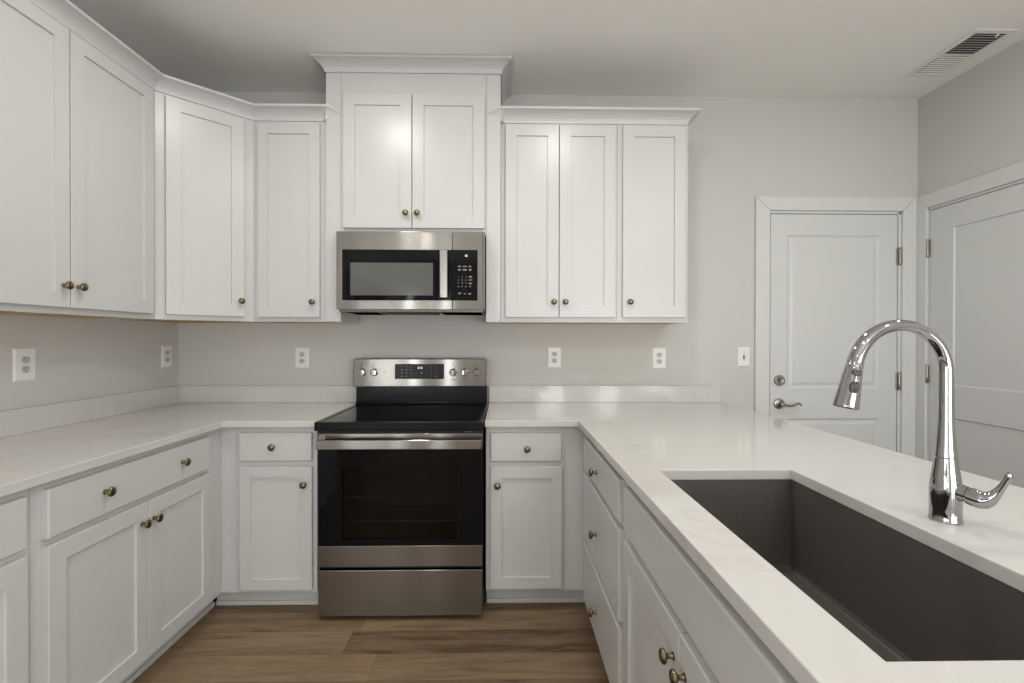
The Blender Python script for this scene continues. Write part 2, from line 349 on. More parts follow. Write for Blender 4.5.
# right-hand door (wall along y); local x -> world -y
d2=bpy.data.objects.new('door_2',None); C.objects.link(d2); d2.location=(XR-.001,2.767,.012); d2.rotation_euler=(0,0,-PI/2); d2['kind']='structure'
obj('door_slab',moulded_slab(.825,2.046,.036,[(.142,.683,1.025,1.918),(.142,.683,.22,.842)],step=.03,rec=.008),'door',d2,bevel=.001)
obj('door_jamb',(lambda b:(box(b,-.0095,-.0045,-.003,T,-.012,2.06),box(b,.8295,.8365,-.003,T,-.012,2.06),box(b,-.0095,.8365,-.003,T,2.051,2.064),b)[-1])(BM()),'trim',d2)
for z in (.28,1.08,1.825): hinge(d2,-.008,z)
lev2=obj('lever_handle',lathe(BM(),[(.033,0),(.033,.005),(.030,.010),(.015,.014),(.011,.018),(.011,.050),(0,.052)],'-Y',seg=28),'nickel',d2,smooth=True,loc=(.77,0,.92))
obj('lever',tube(BM(),[(0,-.045,0),(-.02,-.047,-.004),(-.06,-.047,-.006),(-.10,-.044,.004),(-.13,-.040,-.004)],[.009,.0085,.0065,.006,.004],seg=12,flat=.7),'nickel',lev2,smooth=True)
bm=casing_bm(1.928,2.7785,2.0765,.085,.070,.083); bm.transform(Matrix.Translation((XR,0,0))@Matrix(((0,1,0,0),(1,0,0,0),(0,0,1,0),(0,0,0,1))))
struct('trim_3',bm,'trim',bevel=.0015)

# ------------------------------------------------------------------ cabinet kit (local x along the run, front faces -y)
def shaker_bm(w,h,rail=.057,t=.020,rec=.0085):
    bm=BM(); 
    def ring(a,y): return [bm.verts.new(q) for q in ((a,y,a),(w-a,y,a),(w-a,y,h-a),(a,y,h-a))]
    R=[ring(0,0),ring(0,-t+.0015),ring(.0015,-t),ring(rail,-t),ring(rail+.0012,-t+rec)]
    for r,s in zip(R,R[1:]):
        for k in range(4): bm.faces.new((r[k],r[(k+1)%4],s[(k+1)%4],s[k]))
    bm.faces.new(R[-1]); bm.faces.new(list(reversed(R[0])))
    return bm
def slab_bm(w,h,t=.020,e=.004):
    bm=BM()
    def ring(a,y): return [bm.verts.new(q) for q in ((a,y,a),(w-a,y,a),(w-a,y,h-a),(a,y,h-a))]
    R=[ring(0,0),ring(0,-t+e),ring(e*.4,-t+e*.3),ring(e,-t)]
    for r,s in zip(R,R[1:]):
        for k in range(4): bm.faces.new((r[k],r[(k+1)%4],s[(k+1)%4],s[k]))
    bm.faces.new(R[-1]); bm.faces.new(list(reversed(R[0])))
    return bm
def knob(parent,x,z,t=.020):
    return obj('knob',lathe(BM(),[(.0085,0),(.0085,.002),(.0062,.0035),(.0052,.008),(.0052,.012),(.0075,.0155),(.0145,.019),(.0157,.022),(.0150,.0255),(.0115,.0285),(.006,.0300),(0,.0304)],'-Y',seg=24),'brass',parent,smooth=True,loc=(x,-t,z))
def door(parent,x0,x1,z0,z1,kn=None,name='door',rail=.057):
    d=obj(name,shaker_bm(x1-x0,z1-z0,rail),'cab',parent,loc=(x0,-.0004,z0))
    if kn: knob(d,kn[0]-x0,kn[1]-z0)
    return d
def drawer(parent,x0,x1,z0,z1,kn=(),name='drawer_front'):
    d=obj(name,slab_bm(x1-x0,z1-z0),'cab',parent,loc=(x0,-.0004,z0))
    for a,b in kn: knob(d,a-x0,b-z0)
    return d
ZU,HU=1.385,1.067
def upper_carcass(parent,w,d=.3035,z0=ZU,h=HU):
    obj('carcass',box(BM(),0,w,0,d,z0+.006,z0+h),'cab',parent,bevel=.001)
    bm=BM(); box(bm,0,w,0,.019,z0,z0+.006); box(bm,0,.004,.019,d,z0,z0+.006); box(bm,w-.004,w,.019,d,z0,z0+.006)
    obj('bottom_rail',bm,'cab',parent)
    obj('bottom_panel',box(BM(),.004,w-.004,.019,d,z0+.003,z0+.006),'ply',parent)
def base_carcass(parent,w,d=.602,open_top=False,fill_l=0,fill_r=0,toe_l=0,toe_r=0):
    bm=BM()
    if not open_top: box(bm,0,w,0,d,.10,.8835)
    else:
        box(bm,0,w,0,.02,.10,.8835); box(bm,0,.018,.02,d,.10,.8835); box(bm,w-.018,w,.02,d,.10,.8835); box(bm,.018,w-.018,d-.012,d,.10,.8835); box(bm,.018,w-.018,.02,d-.012,.10,.118)
    obj('carcass',bm,'cab',parent,bevel=.001)
    a,b=-fill_l-toe_l,w+fill_r+toe_r
    obj('toe_kick',box(BM(),a,b,.078,.09,0,.10),'cab',parent)
    obj('shoe_moulding',box(BM(),a,b,.068,.078,0,.022),'cab',parent,bevel=.004)
    if fill_l: obj('filler_strip',box(BM(),-fill_l,-.0006,0,.02,.10,.8835),'cab',parent)
    if fill_r: obj('filler_strip',box(BM(),w+.0006,w+fill_r,0,.02,.10,.8835),'cab',parent)

# ---- wall cabinets
YU=D-.305; XU=XL+.305
# left wall, two doors (local x -> world +y)
c=thing('wall_cabinet','white two-door shaker wall cabinet on the left wall, nearest the camera','cabinet',(XU,1.338,0),PI/2)
upper_carcass(c,.909)
door(c,.017,.4557,1.409,2.440,(.428,1.489)); door(c,.4605,.8805,1.409,2.440,(.488,1.489))
# diagonal corner cabinet
c=thing('corner_wall_cabinet','white diagonal corner wall cabinet with one shaker door','cabinet',(XU,D-.61,0),PI/4)
L=.305*2**.5
bm=BM(); a=L/2; 
foot=[(0,0),(L,0),(L+.2150,.2150),(a,L/2+.43*0+.6455-.0),(-.2150,.2150)]
foot=[(0.0005,0),(L-.0005,0),(L+.2140,.2145),(a,.6440),(-.2140,.2145)]
f0=[(x,y,ZU+.006) for x,y in foot]; f1=[(x,y,ZU+HU) for x,y in foot]
loft(bm,[f0,f1]); obj('carcass',bm,'cab',c,bevel=.001)
obj('bottom_rail',box(BM(),0,L,.0,.019,ZU,ZU+.006),'cab',c)
bm=BM(); loft(bm,[[(x,y,ZU+.003) for x,y in ((.02,.02),(L-.02,.02),(L+.19,.21),(a,.62),(-.19,.21))],[(x,y,ZU+.006) for x,y in ((.02,.02),(L-.02,.02),(L+.19,.21),(a,.62),(-.19,.21))]]); obj('bottom_panel',bm,'ply',c)
door(c,.040,.3765,1.409,2.440,(.357,1.489),rail=.060)
# back wall, 15 inch
c=thing('wall_cabinet','white single-door wall cabinet between the corner cabinet and the microwave','cabinet',(-1.3250,YU,0))
upper_carcass(c,.387)
door(c,.0225,.3495,1.409,2.434,(.3175,1.489),rail=.054)
# centre, over the microwave: stands 3 cm proud, tall side fillers
YC=2.520
c=thing('microwave_wall_cabinet','taller white two-door cabinet above the microwave, under the highest crown','cabinet',(-.857,YC,0))
obj('carcass',box(BM(),0,.764,0,D-YC-.001,1.845,2.696),'cab',c,bevel=.001)
obj('filler_strip',box(BM(),-.0795,-.0008,0,D-YC-.001,ZU,2.696),'cab',c,bevel=.001)
obj('filler_strip',box(BM(),.7648,.8405,0,D-YC-.001,ZU,2.696),'cab',c,bevel=.001)
door(c,.016,.3735,1.8765,2.580,(.345,1.952),rail=.060); door(c,.3775,.7555,1.8765,2.580,(.406,1.952),rail=.060)
# back wall, 24 inch + 15 inch
c=thing('wall_cabinet','white two-door wall cabinet right of the microwave','cabinet',(-.0155,YU,0))
upper_carcass(c,.6275)
door(c,.0255,.3105,1.412,2.4405,(.2845,1.493),rail=.060); door(c,.3145,.6150,1.412,2.4405,(.3455,1.493),rail=.060)
c=thing('wall_cabinet','white single-door wall cabinet at the right end of the back row','cabinet',(.6130,YU,0))
upper_carcass(c,.3835)
door(c,.0270,.3660,1.412,2.4405,(.0640,1.494),rail=.060)

# ---- crown mouldings
PROF=[(0,0),(.005,0),(.0065,.010),(.012,.022),(.021,.033),(.034,.043),(.048,.050),(.058,.053),(.060,.056),(.060,.065),(0,.065)]
def crown(name,label,secs):
    bm=BM(); rows=[]
    for (x,y,mx,my,zb,zs) in secs: rows.append([(x+o*mx,y+o*my,zb+h*zs) for o,h in PROF])
    loft(bm,rows); return tag(obj(name,bm,'cab',bevel=0),label,'moulding')
def mitre(n1,n2):
    d=1+n1[0]*n2[0]+n1[1]*n2[1]; return ((n1[0]+n2[0])/d,(n1[1]+n2[1])/d)
s=2**-.5; zb=ZU+HU+.0005; g=.0006
m1=mitre((1,0),(s,-s)); m2=mitre((s,-s),(0,-1))
crown('crown_moulding','white crown moulding along the left wall, corner and first back cabinet',
  [(XU+.0,1.338,1,0,zb,.95),(XU,D-.61,*m1,zb,.97),(-1.3255,YU,*m2,zb,1),(-.9560,YU,0,-1,zb,1),(-.9395,YC-g,.36,-.44,zb,1),(-.9395,YC-g-.0004,1.36,-.004,zb,.60)])
crown('crown_moulding','white crown moulding over the three doors right of the microwave',
  [(-.0140,YC-g-.0004,-1.30,-.004,zb,.70),(-.0140,YC-g,-.20,-.44,zb,1),(.0020,YU,0,-1,zb,1),(.9895,YU,1,-1,zb,1),(.9895,D-.001,1,0,zb,1)])
zc=2.6965
crown('crown_moulding','white crown moulding on the tall centre cabinet, just below the ceiling',
  [(-.9370,D-.001,-1,0,zc,.98),(-.9370,YC,-1,-1,zc,.98),(-.0160,YC,1,-1,zc,.98),(-.0160,D-.001,1,0,zc,.98)])

# ---- base cabinets
YF=D-.61; XF=XL+.61
c=thing('base_cabinet','white base cabinet with two doors below one wide two-knob drawer','cabinet',(XF,1.3495,0),PI/2)
base_carcass(c,.797,fill_r=.1005,toe_r=.067)
drawer(c,.033,.7850,.717,.860,[(.226,.792),(.600,.792)])
door(c,.033,.4180,.120,.696,(.385,.624)); door(c,.4210,.7930,.120,.696,(.443,.624))
c=thing('base_cabinet','white base cabinet at the left edge, partly cut off by the frame','cabinet',(XF,.60,0),PI/2)
base_carcass(c,.748)
drawer(c,.030,.7240,.717,.860,[(.20,.792),(.54,.792)])
door(c,.030,.375,.120,.696,(.345,.622)); door(c,.379,.7240,.120,.696,(.409,.622))
c=thing('base_cabinet','narrow white base cabinet left of the range','cabinet',(-1.2520,YF,0))
base_carcass(c,.3755,fill_l=.0730,toe_l=.067)
drawer(c,.0200,.3560,.7235,.8565,[(.180,.791)]); door(c,.0225,.3575,.119,.697,(.325,.616),rail=.050)
c=thing('base_cabinet','narrow white base cabinet right of the range','cabinet',(-.0820,YF,0))
base_carcass(c,.3740,fill_r=.0900,toe_r=.067)
drawer(c,.0215,.3570,.7185,.8530,[(.1935,.7795)]); door(c,.0215,.3590,.1165,.6930,(.0545,.608),rail=.054)
XI=.3836
c=thing('island_drawer_cabinet','white peninsula cabinet with a stack of three drawers','cabinet',(XI,2.150,0),-PI/2)
base_carcass(c,.693,fill_l=.0960,toe_l=.067)
drawer(c,.010,.662,.715,.850,[(.312,.776)]); drawer(c,.010,.662,.402,.693,[(.312,.532)],name='drawer_front'); drawer(c,.010,.662,.120,.380,[(.312,.228)])
c=thing('sink_base_cabinet','white peninsula sink cabinet with a plain top panel and doors','cabinet',(XI,1.4560,0),-PI/2)
base_carcass(c,.956,open_top=True)
drawer(c,.0300,.944,.715,.850,(),name='false_drawer_front')
door(c,.0300,.4855,.120,.690,(.4555,.620)); door(c,.4895,.944,.120,.690,(.5195,.620))
c=tag(obj('peninsula_end_panel',box(BM(),XI,.985,.200,.4995,0,.8835),'cab',bevel=.001),'white end panel closing the near end of the peninsula','panel')
c=tag(obj('peninsula_back_panel',box(BM(),.987,1.005,.200,D-.001,0,.8835),'cab',bevel=.001),'white panel backing the peninsula on the door side','panel')

# ------------------------------------------------------------------ countertops and backsplashes
ZC0,ZC1=.884,.914; g=.0008
xs=[XL+g,-1.2946,-.8600]; ys=[.60,2.2102,D-g]
ct=tag(obj('countertop',cells(BM(),xs,ys,lambda i,j: not(i==1 and j==0),ZC0,ZC1),'quartz',bevel=.0025),'white quartz L-shaped countertop left of the range','countertop')
xs=[-.0865,.3516,.4545,.8430,1.3370]; ys=[.10,.5527,1.3720,2.2102,D-g]
def f(i,j):
    if i==0: return j==3
    if i==2 and j==1: return False
    return True
tag(obj('countertop',cells(BM(),xs,ys,f,ZC0,ZC1),'quartz',bevel=.0025),'white quartz peninsula countertop with a sink cut-out','countertop')
tag(obj('backsplash',box(BM(),XL+g,XL+.020,.60,D-.021,ZC1+.0004,1.015),'quartz',bevel=.0015),'low quartz backsplash along the left wall','backsplash')
tag(obj('backsplash',box(BM(),XL+g,-.8640,D-.020,D-g,ZC1+.0004,1.015),'quartz',bevel=.0015),'low quartz backsplash left of the range on the back wall','backsplash')
tag(obj('backsplash',box(BM(),-.0865,1.3170,D-.020,D-g,ZC1+.0004,1.015),'quartz',bevel=.0015),'low quartz backsplash right of the range, behind the peninsula','backsplash')

# ------------------------------------------------------------------ sink
def sink():
    t=thing('kitchen_sink','deep dark grey rectangular undermount sink in the peninsula','sink',(0,0,0))
    x0,x1,y0,y1,zt,z0=.4525,.8450,.5507,1.3745,.8835,.622; w=.0045
    bm=BM()
    def ring(a,z): return [(x0+a,y0+a,z),(x1-a,y0+a,z),(x1-a,y1-a,z),(x0+a,y1-a,z)]
    R=[ring(-.020,zt-.004),ring(-.020,zt),ring(0,zt),ring(.001,z0+.012),ring(.005,z0+.003),ring(.012,z0)]
    rs=[[bm.verts.new(q) for q in r] for r in R]
    for r,q in zip(rs,rs[1:]):
        for k in range(4): bm.faces.new((r[k],r[(k+1)%4],q[(k+1)%4],q[k]))
    bm.faces.new(rs[-1])
    o=[[bm.verts.new(q) for q in r] for r in (ring(-.005,zt-.004),ring(-.005,z0-.006))]
    for k in range(4):
        bm.faces.new((o[0][k],o[0][(k+1)%4],o[1][(k+1)%4],o[1][k])); bm.faces.new((rs[0][k],rs[0][(k+1)%4],o[0][(k+1)%4],o[0][k]))
    bm.faces.new(o[1])
    obj('bowl',bm,'steelsink',t)
    d=obj('drain',lathe(BM(),[(.0,.0008),(.030,.0008),(.034,.0025),(.052,.0028),(.056,.0004)],at=(.65,.98,z0),seg=32),'chrome',t,smooth=True)
    obj('strainer',lathe(BM(),[(.028,.002),(.022,.007),(.006,.009),(.006,.020),(.010,.023),(0,.025)],at=(.65,.98,z0),seg=24),'chrome',d,smooth=True)
sink()
# ------------------------------------------------------------------ faucet
def faucet():
    t=thing('kitchen_faucet','tall chrome gooseneck pull-down faucet behind the sink','faucet',(.9330,.982,ZC1))
    P=lambda x,z,y=0:(x-.927,y,z-ZC1)
    obj('body',lathe(BM(),[(0,.0004),(.0282,.0004),(.0284,.004),(.0272,.008),(.0270,.025),(.0274,.050),(.0272,.068),(.0258,.084),(.0235,.100),(.0210,.118),(.0194,.1325)],seg=40),'chrome',t,smooth=True)
    obj('neck_collar',lathe(BM(),[(.0186,.1325),(.0180,.1332),(.0180,.1342),(.0190,.1352),(.0176,.150),(.0161,.170),(.0146,.194),(.0134,.218),(.0129,.262),(.0127,.300),(.0126,.312)],seg=36),'chrome',t,smooth=True)
    pts=[];rad=[]
    cx,cz,R=.8285,1.2265,.0985
    for i in range(0,33):
        a=math.radians(168*i/32); k=i/32
        pts.append(P(cx+R*math.cos(a),cz+R*math.sin(a)))
        rad.append(.0126-.0008*min(1,k/.4) if k<.5 else .0118+.0036*((k-.5)/.5)**1.2)
    obj('spout',tube(BM(),pts,rad,seg=24),'chrome',t,smooth=True)
    a=Vector(P(cx+R*math.cos(math.radians(168)),cz+R*math.sin(math.radians(168)))); b=Vector(P(.7120,1.1515)); ax=(b-a).normalized(); H=(b-a).length
    head=obj('spray_head',lathe(BM(),[(.0154,-.001),(.0148,.0005),(.0148,.0018),(.0157,.003),(.0164,.012),(.0188,.040),(.0214,.068),(.0232,H-.006),(.0234,H-.002),(.0224,H),(.0206,H-.002),(0,H-.002)],axis=tuple(ax),at=tuple(a),seg=40),'chrome',t,smooth=True)
    side=Vector((-.24,-.97,0)); side=(side-ax*side.dot(ax)).normalized(); wd=ax.cross(side)
    for s_,L_,W_,r_ in ((.022,.0066,.0092,.0172),(.053,.0125,.0092,.0196)):
        bm=BM(); c0=a+ax*s_+side*r_
        n=24; r0=[];r1=[];r2=[]
        for i in range(n):
            th=2*PI*i/n; e=.75
            u=W_*math.copysign(abs(math.cos(th))**e,math.cos(th)); v=L_*math.copysign(abs(math.sin(th))**e,math.sin(th))
            r0.append(c0+wd*u+ax*v-side*.009); r1.append(c0+wd*u+ax*v+side*.0008-side*(u*u*18)); r2.append(c0+wd*u*.8+ax*v*.8+side*.0024-side*(u*u*12))
        loft(bm,[r0,r1,r2]); obj('spray_button',bm,'rubber',head,smooth=True)
    obj('nozzle_plate',lathe(BM(),[(.0205,H-.0018),(.0200,H+.0006),(0,H+.0010)],axis=tuple(ax),at=tuple(a),seg=24),'rubber',head)
    # side handle, pointing out over the near end of the counter
    hd=Vector((.455,-.89,0)); F=lambda s,z:(hd.x*s,hd.y*s,z-ZC1)
    h0=Vector(F(.004,.984)); h1=Vector(F(.044,.9755)); h=(h1-h0).normalized()
    obj('handle_hub',lathe(BM(),[(.0165,.0),(.0172,.018),(.0170,.030),(.0150,.031),(.0150,.033),(.0176,.034),(.0183,.041),(.0180,.048)],axis=tuple(h),at=tuple(h0),seg=32),'chrome',t,smooth=True)
    q=[(.046,.975,.0180,1),(.053,.974,.0186,1),(.0605,.9750,.0176,.95),(.068,.980,.0140,.9),(.0755,.989,.0098,.85),(.082,1.000,.0074,.85),(.088,1.012,.0062,.95),(.0930,1.0235,.0058,1),(.0955,1.0300,.0064,1),(.0945,1.0350,.0060,1),(.0925,1.0370,.003,1)]
    obj('lever',tube(BM(),[F(a_[0],a_[1]) for a_ in q],[a_[2] for a_ in q],seg=22,flat=[a_[3] for a_ in q],up=Vector((.89,.455,0))),'chrome',t,smooth=True)
faucet()

# ------------------------------------------------------------------ range
def emblem(parent,x,y,z,r,m='emblemlight'):
    bm=BM(); n=32
    for ra,rb in ((r*.86,r),):
        def rg(q,yy): return [bm.verts.new((x+q*math.cos(2*PI*i/n),yy,z+q*math.sin(2*PI*i/n))) for i in range(n)]
        A,B,Cc,Dd=rg(ra,y),rg(rb,y),rg(rb,y-.0008),rg(ra,y-.0008)
        for p,q in ((A,B),(B,Cc),(Cc,Dd),(Dd,A)):
            for i in range(n): bm.faces.new((p[i],p[(i+1)%n],q[(i+1)%n],q[i]))
    o=obj('emblem',bm,m,parent,smooth=True)
    text('emblem_letters','GE',r*1.05,m,o,(x,y-.0003,z))
    return o
def rng():
    x0,x1=-.8535,-.0930; xc=(x0+x1)/2
    t=thing('range','freestanding stainless steel electric range with black glass cooktop','range',(xc,2.45,0))
    X=lambda x:x-xc; Y=lambda y:y-2.45
    yd=2.177
    # body shell with a real oven cavity
    bm=BM()
    for a in ((x0,x0+.05,2.215,D-.03,.045,.880),(x1-.05,x1,2.215,D-.03,.045,.880),(x0+.05,x1-.05,D-.10,D-.03,.045,.880),(x0+.05,x1-.05,2.215,D-.10,.045,.33),(x0+.05,x1-.05,2.215,D-.10,.76,.880)):
        box(bm,X(a[0]),X(a[1]),Y(a[2]),Y(a[3]),a[4],a[5])
    obj('body',bm,'black',t)
    bm=BM(); x0c,x1c=x0+.052,x1-.052
    for a in ((x0c,x0c+.004,2.22,D-.102,.333,.757),(x1c-.004,x1c,2.22,D-.102,.333,.757),(x0c,x1c,D-.106,D-.102,.333,.757),(x0c,x1c,2.22,D-.106,.333,.337),(x0c,x1c,2.22,D-.106,.753,.757)):
        box(bm,X(a[0]),X(a[1]),Y(a[2]),Y(a[3]),a[4],a[5])
    obj('oven_cavity',bm,'cavity',t)
    for z in (.438,.552):
        bm=BM()
        for i in range(4): yy=2.24+i*.155; tube(bm,[(X(x0c+.012),Y(yy),z),(X(x1c-.012),Y(yy),z)],.0032 if i in(0,3) else .0022,seg=8,up=Vector((0,0,1)))
        for i in range(12): xx=x0c+.03+i*(x1c-x0c-.06)/11; tube(bm,[(X(xx),Y(2.24),z+.003),(X(xx),Y(2.705),z+.003)],.0012,seg=6,up=Vector((0,0,1)))
        obj('oven_rack',bm,'rack',t,smooth=True)
    for sx in (x0+.04,x1-.04):
        for yy in (2.26,D-.09): obj('foot',lathe(BM(),[(.016,0),(.016,.012),(.010,.014),(.010,.045)],at=(X(sx),Y(yy),0),seg=16),'blackmatte',t)
    # door
    a,b=x0+.0085,x1-.003
    dr=bpy.data.objects.new('oven_door',None); 
    bm=BM(); wx0,wx1,wz0,wz1=-.7390,-.2120,.375,.712
    cells(bm,[X(a),X(wx0),X(wx1),X(b)],[.3475,wz0,wz1,.800],lambda i,j:not(i==1 and j==1),0,.030)
    for v in bm.verts: v.co=(v.co.x,Y(yd)+v.co.z,v.co.y)
    dr=obj('oven_door',bm,'blackglass',t,bevel=.0012)
    obj('window_pane',box(BM(),X(wx0)-.004,X(wx1)+.004,Y(yd)+.004,Y(yd)+.008,wz0-.004,wz1+.004),'ovenglass',dr)
    bm=BM(); 
    box(bm,X(a),X(b),Y(yd)-.001,Y(yd)+.030,.8003,.8620); obj('top_strip',bm,'steel',dr,bevel=.002)
    st=obj('bottom_strip',box(BM(),X(a),X(b),Y(yd)-.002,Y(yd)+.030,.2515,.3470),'steel_floor_tint',dr,bevel=.002)
    emblem(dr,X(-.4755),Y(yd)-.002,.298,.0165,'emblemgrey')
    h=obj('handle',box(BM(),X(-.8310),X(-.0985),Y(2.116),Y(2.131),.8010,.8440),'steel',dr,bevel=.004,seg=3)
    for xx in (x0+.045,x1-.045,): obj('handle_post',box(BM(),X(xx)-.012,X(xx)+.012,Y(2.131),Y(yd)-.001,.812,.834),'steel',h,bevel=.002)
    bm=BM()
    for i in range(4): box(bm,X(-.175)+i*.009,X(-.170)+i*.009,Y(2.183),Y(2.186),.8665,.8705)
    obj('vent_marks',bm,'mark',t)
    obj('vent_gap',box(BM(),X(x0+.004),X(x1-.002),Y(2.186),Y(2.216),.8630,.8775),'blackmatte',t)
    obj('storage_drawer',box(BM(),X(x0+.0085),X(b),Y(yd),Y(2.212),.0230,.2345),'steel_floor_tint',t,bevel=.003,seg=3)
    obj('drawer_gap',box(BM(),X(x0+.012),X(b)-.004,Y(2.200),Y(2.2145),.2350,.2510),'blackmatte',t)
    # cooktop
    bm=BM(); y0,y1=2.1500,2.765
    cells(bm,[X(x0),X(x0+.030),X(x1-.022),X(x1)],[Y(y0),Y(y0+.018),Y(y1-.03),Y(y1)],lambda i,j:not(i==1 and j==1),.8780,.9185)
    ck=obj('cooktop_frame',bm,'black',t,bevel=.004,seg=3)
    obj('cooktop_glass',box(BM(),X(x0+.0302),X(x1-.0222),Y(y0+.0182),Y(y1-.0302),.886,.9165),'blackglass',ck)
    # back guard
    bm=BM(); box(bm,X(-.8540),X(-.0955),Y(2.765),Y(D-.022),.885,1.020); bg_=obj('back_guard',bm,'black',t,bevel=.003)
    obj('back_guard_lip',tube(BM(),[(X(-.852),Y(2.757),.9245),(X(-.097),Y(2.757),.9245)],.0085,seg=12,up=Vector((0,0,1))),'black',t,smooth=True)
    yc=2.742
    bm=BM(); q=[(-.8670,1.0180),(-.1010,1.0200),(-.0975,1.170),(-.1010,1.1770),(-.1080,1.1805),(-.8510,1.1805),(-.8590,1.1770),(-.8622,1.170)]
    loft(bm,[[(X(x),Y(yc),z) for x,z in q],[(X(x),Y(D-.022),z) for x,z in q]]); con=obj('control_panel',bm,'darksteel',t,bevel=.003)
    q2=[(-.8630,1.0215),(-.1045,1.0225),(-.1012,1.172),(-.1060,1.1770),(-.8530,1.1770),(-.8585,1.172)]
    loft(bm:=BM(),[[(X(x),Y(yc)-.0022,z) for x,z in q2],[(X(x),Y(yc)+.001,z) for x,z in q2]]); fc=obj('panel_face',bm,'steel',con,bevel=.001)
    yf=Y(yc)-.0022
    dsp=obj('display_panel',box(BM(),X(-.6245),X(-.3425),yf-.0012,yf+.002,1.0640,1.1500),'black',con)
    yt=yf-.0014; k=.2820/833; px=lambda u:X(-.6245)+(u-88)*k; pz=lambda v:1.1500-(v-66)*.0860/257
    def marks(name,lst,m='mark',par=dsp):
        for x,z,w,h in lst: obj(name,box(BM(),x-w/2,x+w/2,yt-.0004,yt,z-h/2,z+h/2),m,par)
    marks('touch_key',[(px(u),pz(v),.0105,.0030 if v==110 else .0055) for v,us in ((110,(208,288,360)),(168,(207,287,360)),(222,(207,285,360)),(277,(205,283))) for u in us]+[(px(450),pz(222),.007,.004),(px(540),pz(215),.016,.0045),(px(540),pz(228),.006,.0045)])
    for v,row in ((112,'123'),(163,'456'),(215,'789'),(272,' 0 ')):
        for u,ch in zip((638,708,792),row):
            if ch!=' ': text('touch_key',ch,.0105,'mark',dsp,(px(u),yt,pz(v)))
    marks('touch_key',[(px(785),pz(274),.0105,.0055)])
    text('clock_digits','3:12',.0165,'lit',dsp,(px(515),yt,pz(133)))
    for kx in (-.8105,-.7440,-.2900,-.2205,-.1530):
        kn=obj('control_knob',lathe(BM(),[(.0225,0),(.0225,.003),(.0195,.005),(.0185,.020),(.0165,.0235),(0,.0240)],'-Y',at=(0,0,0),seg=28),'chrome',con,smooth=True,loc=(X(kx),yf,1.102))
        obj('knob_grip',box(BM(),-.0048,.0048,-.034,-.0238,-.0175,.0175),'steel',kn,bevel=.002)
        mk=[(X(kx)+.030*math.cos(math.radians(an)),1.102+.030*math.sin(math.radians(an)),.0036,.0018) for an in range(-40,221,26)]
        marks('dial_mark',mk+[(X(kx),1.148,.013,.0028),(X(kx),1.138,.006,.002),(X(kx),1.061,.012 if kx!=-.29 else .022,.0022)],'markdark',con)
    for xx,zz in ((-.6835,1.104),(-.6875,1.0985),(-.6795,1.0985)): obj('indicator_mark',box(BM(),X(xx)-.0018,X(xx)+.0018,yf-.0006,yf,zz-.0018,zz+.0018),'markdark',con)
rng()
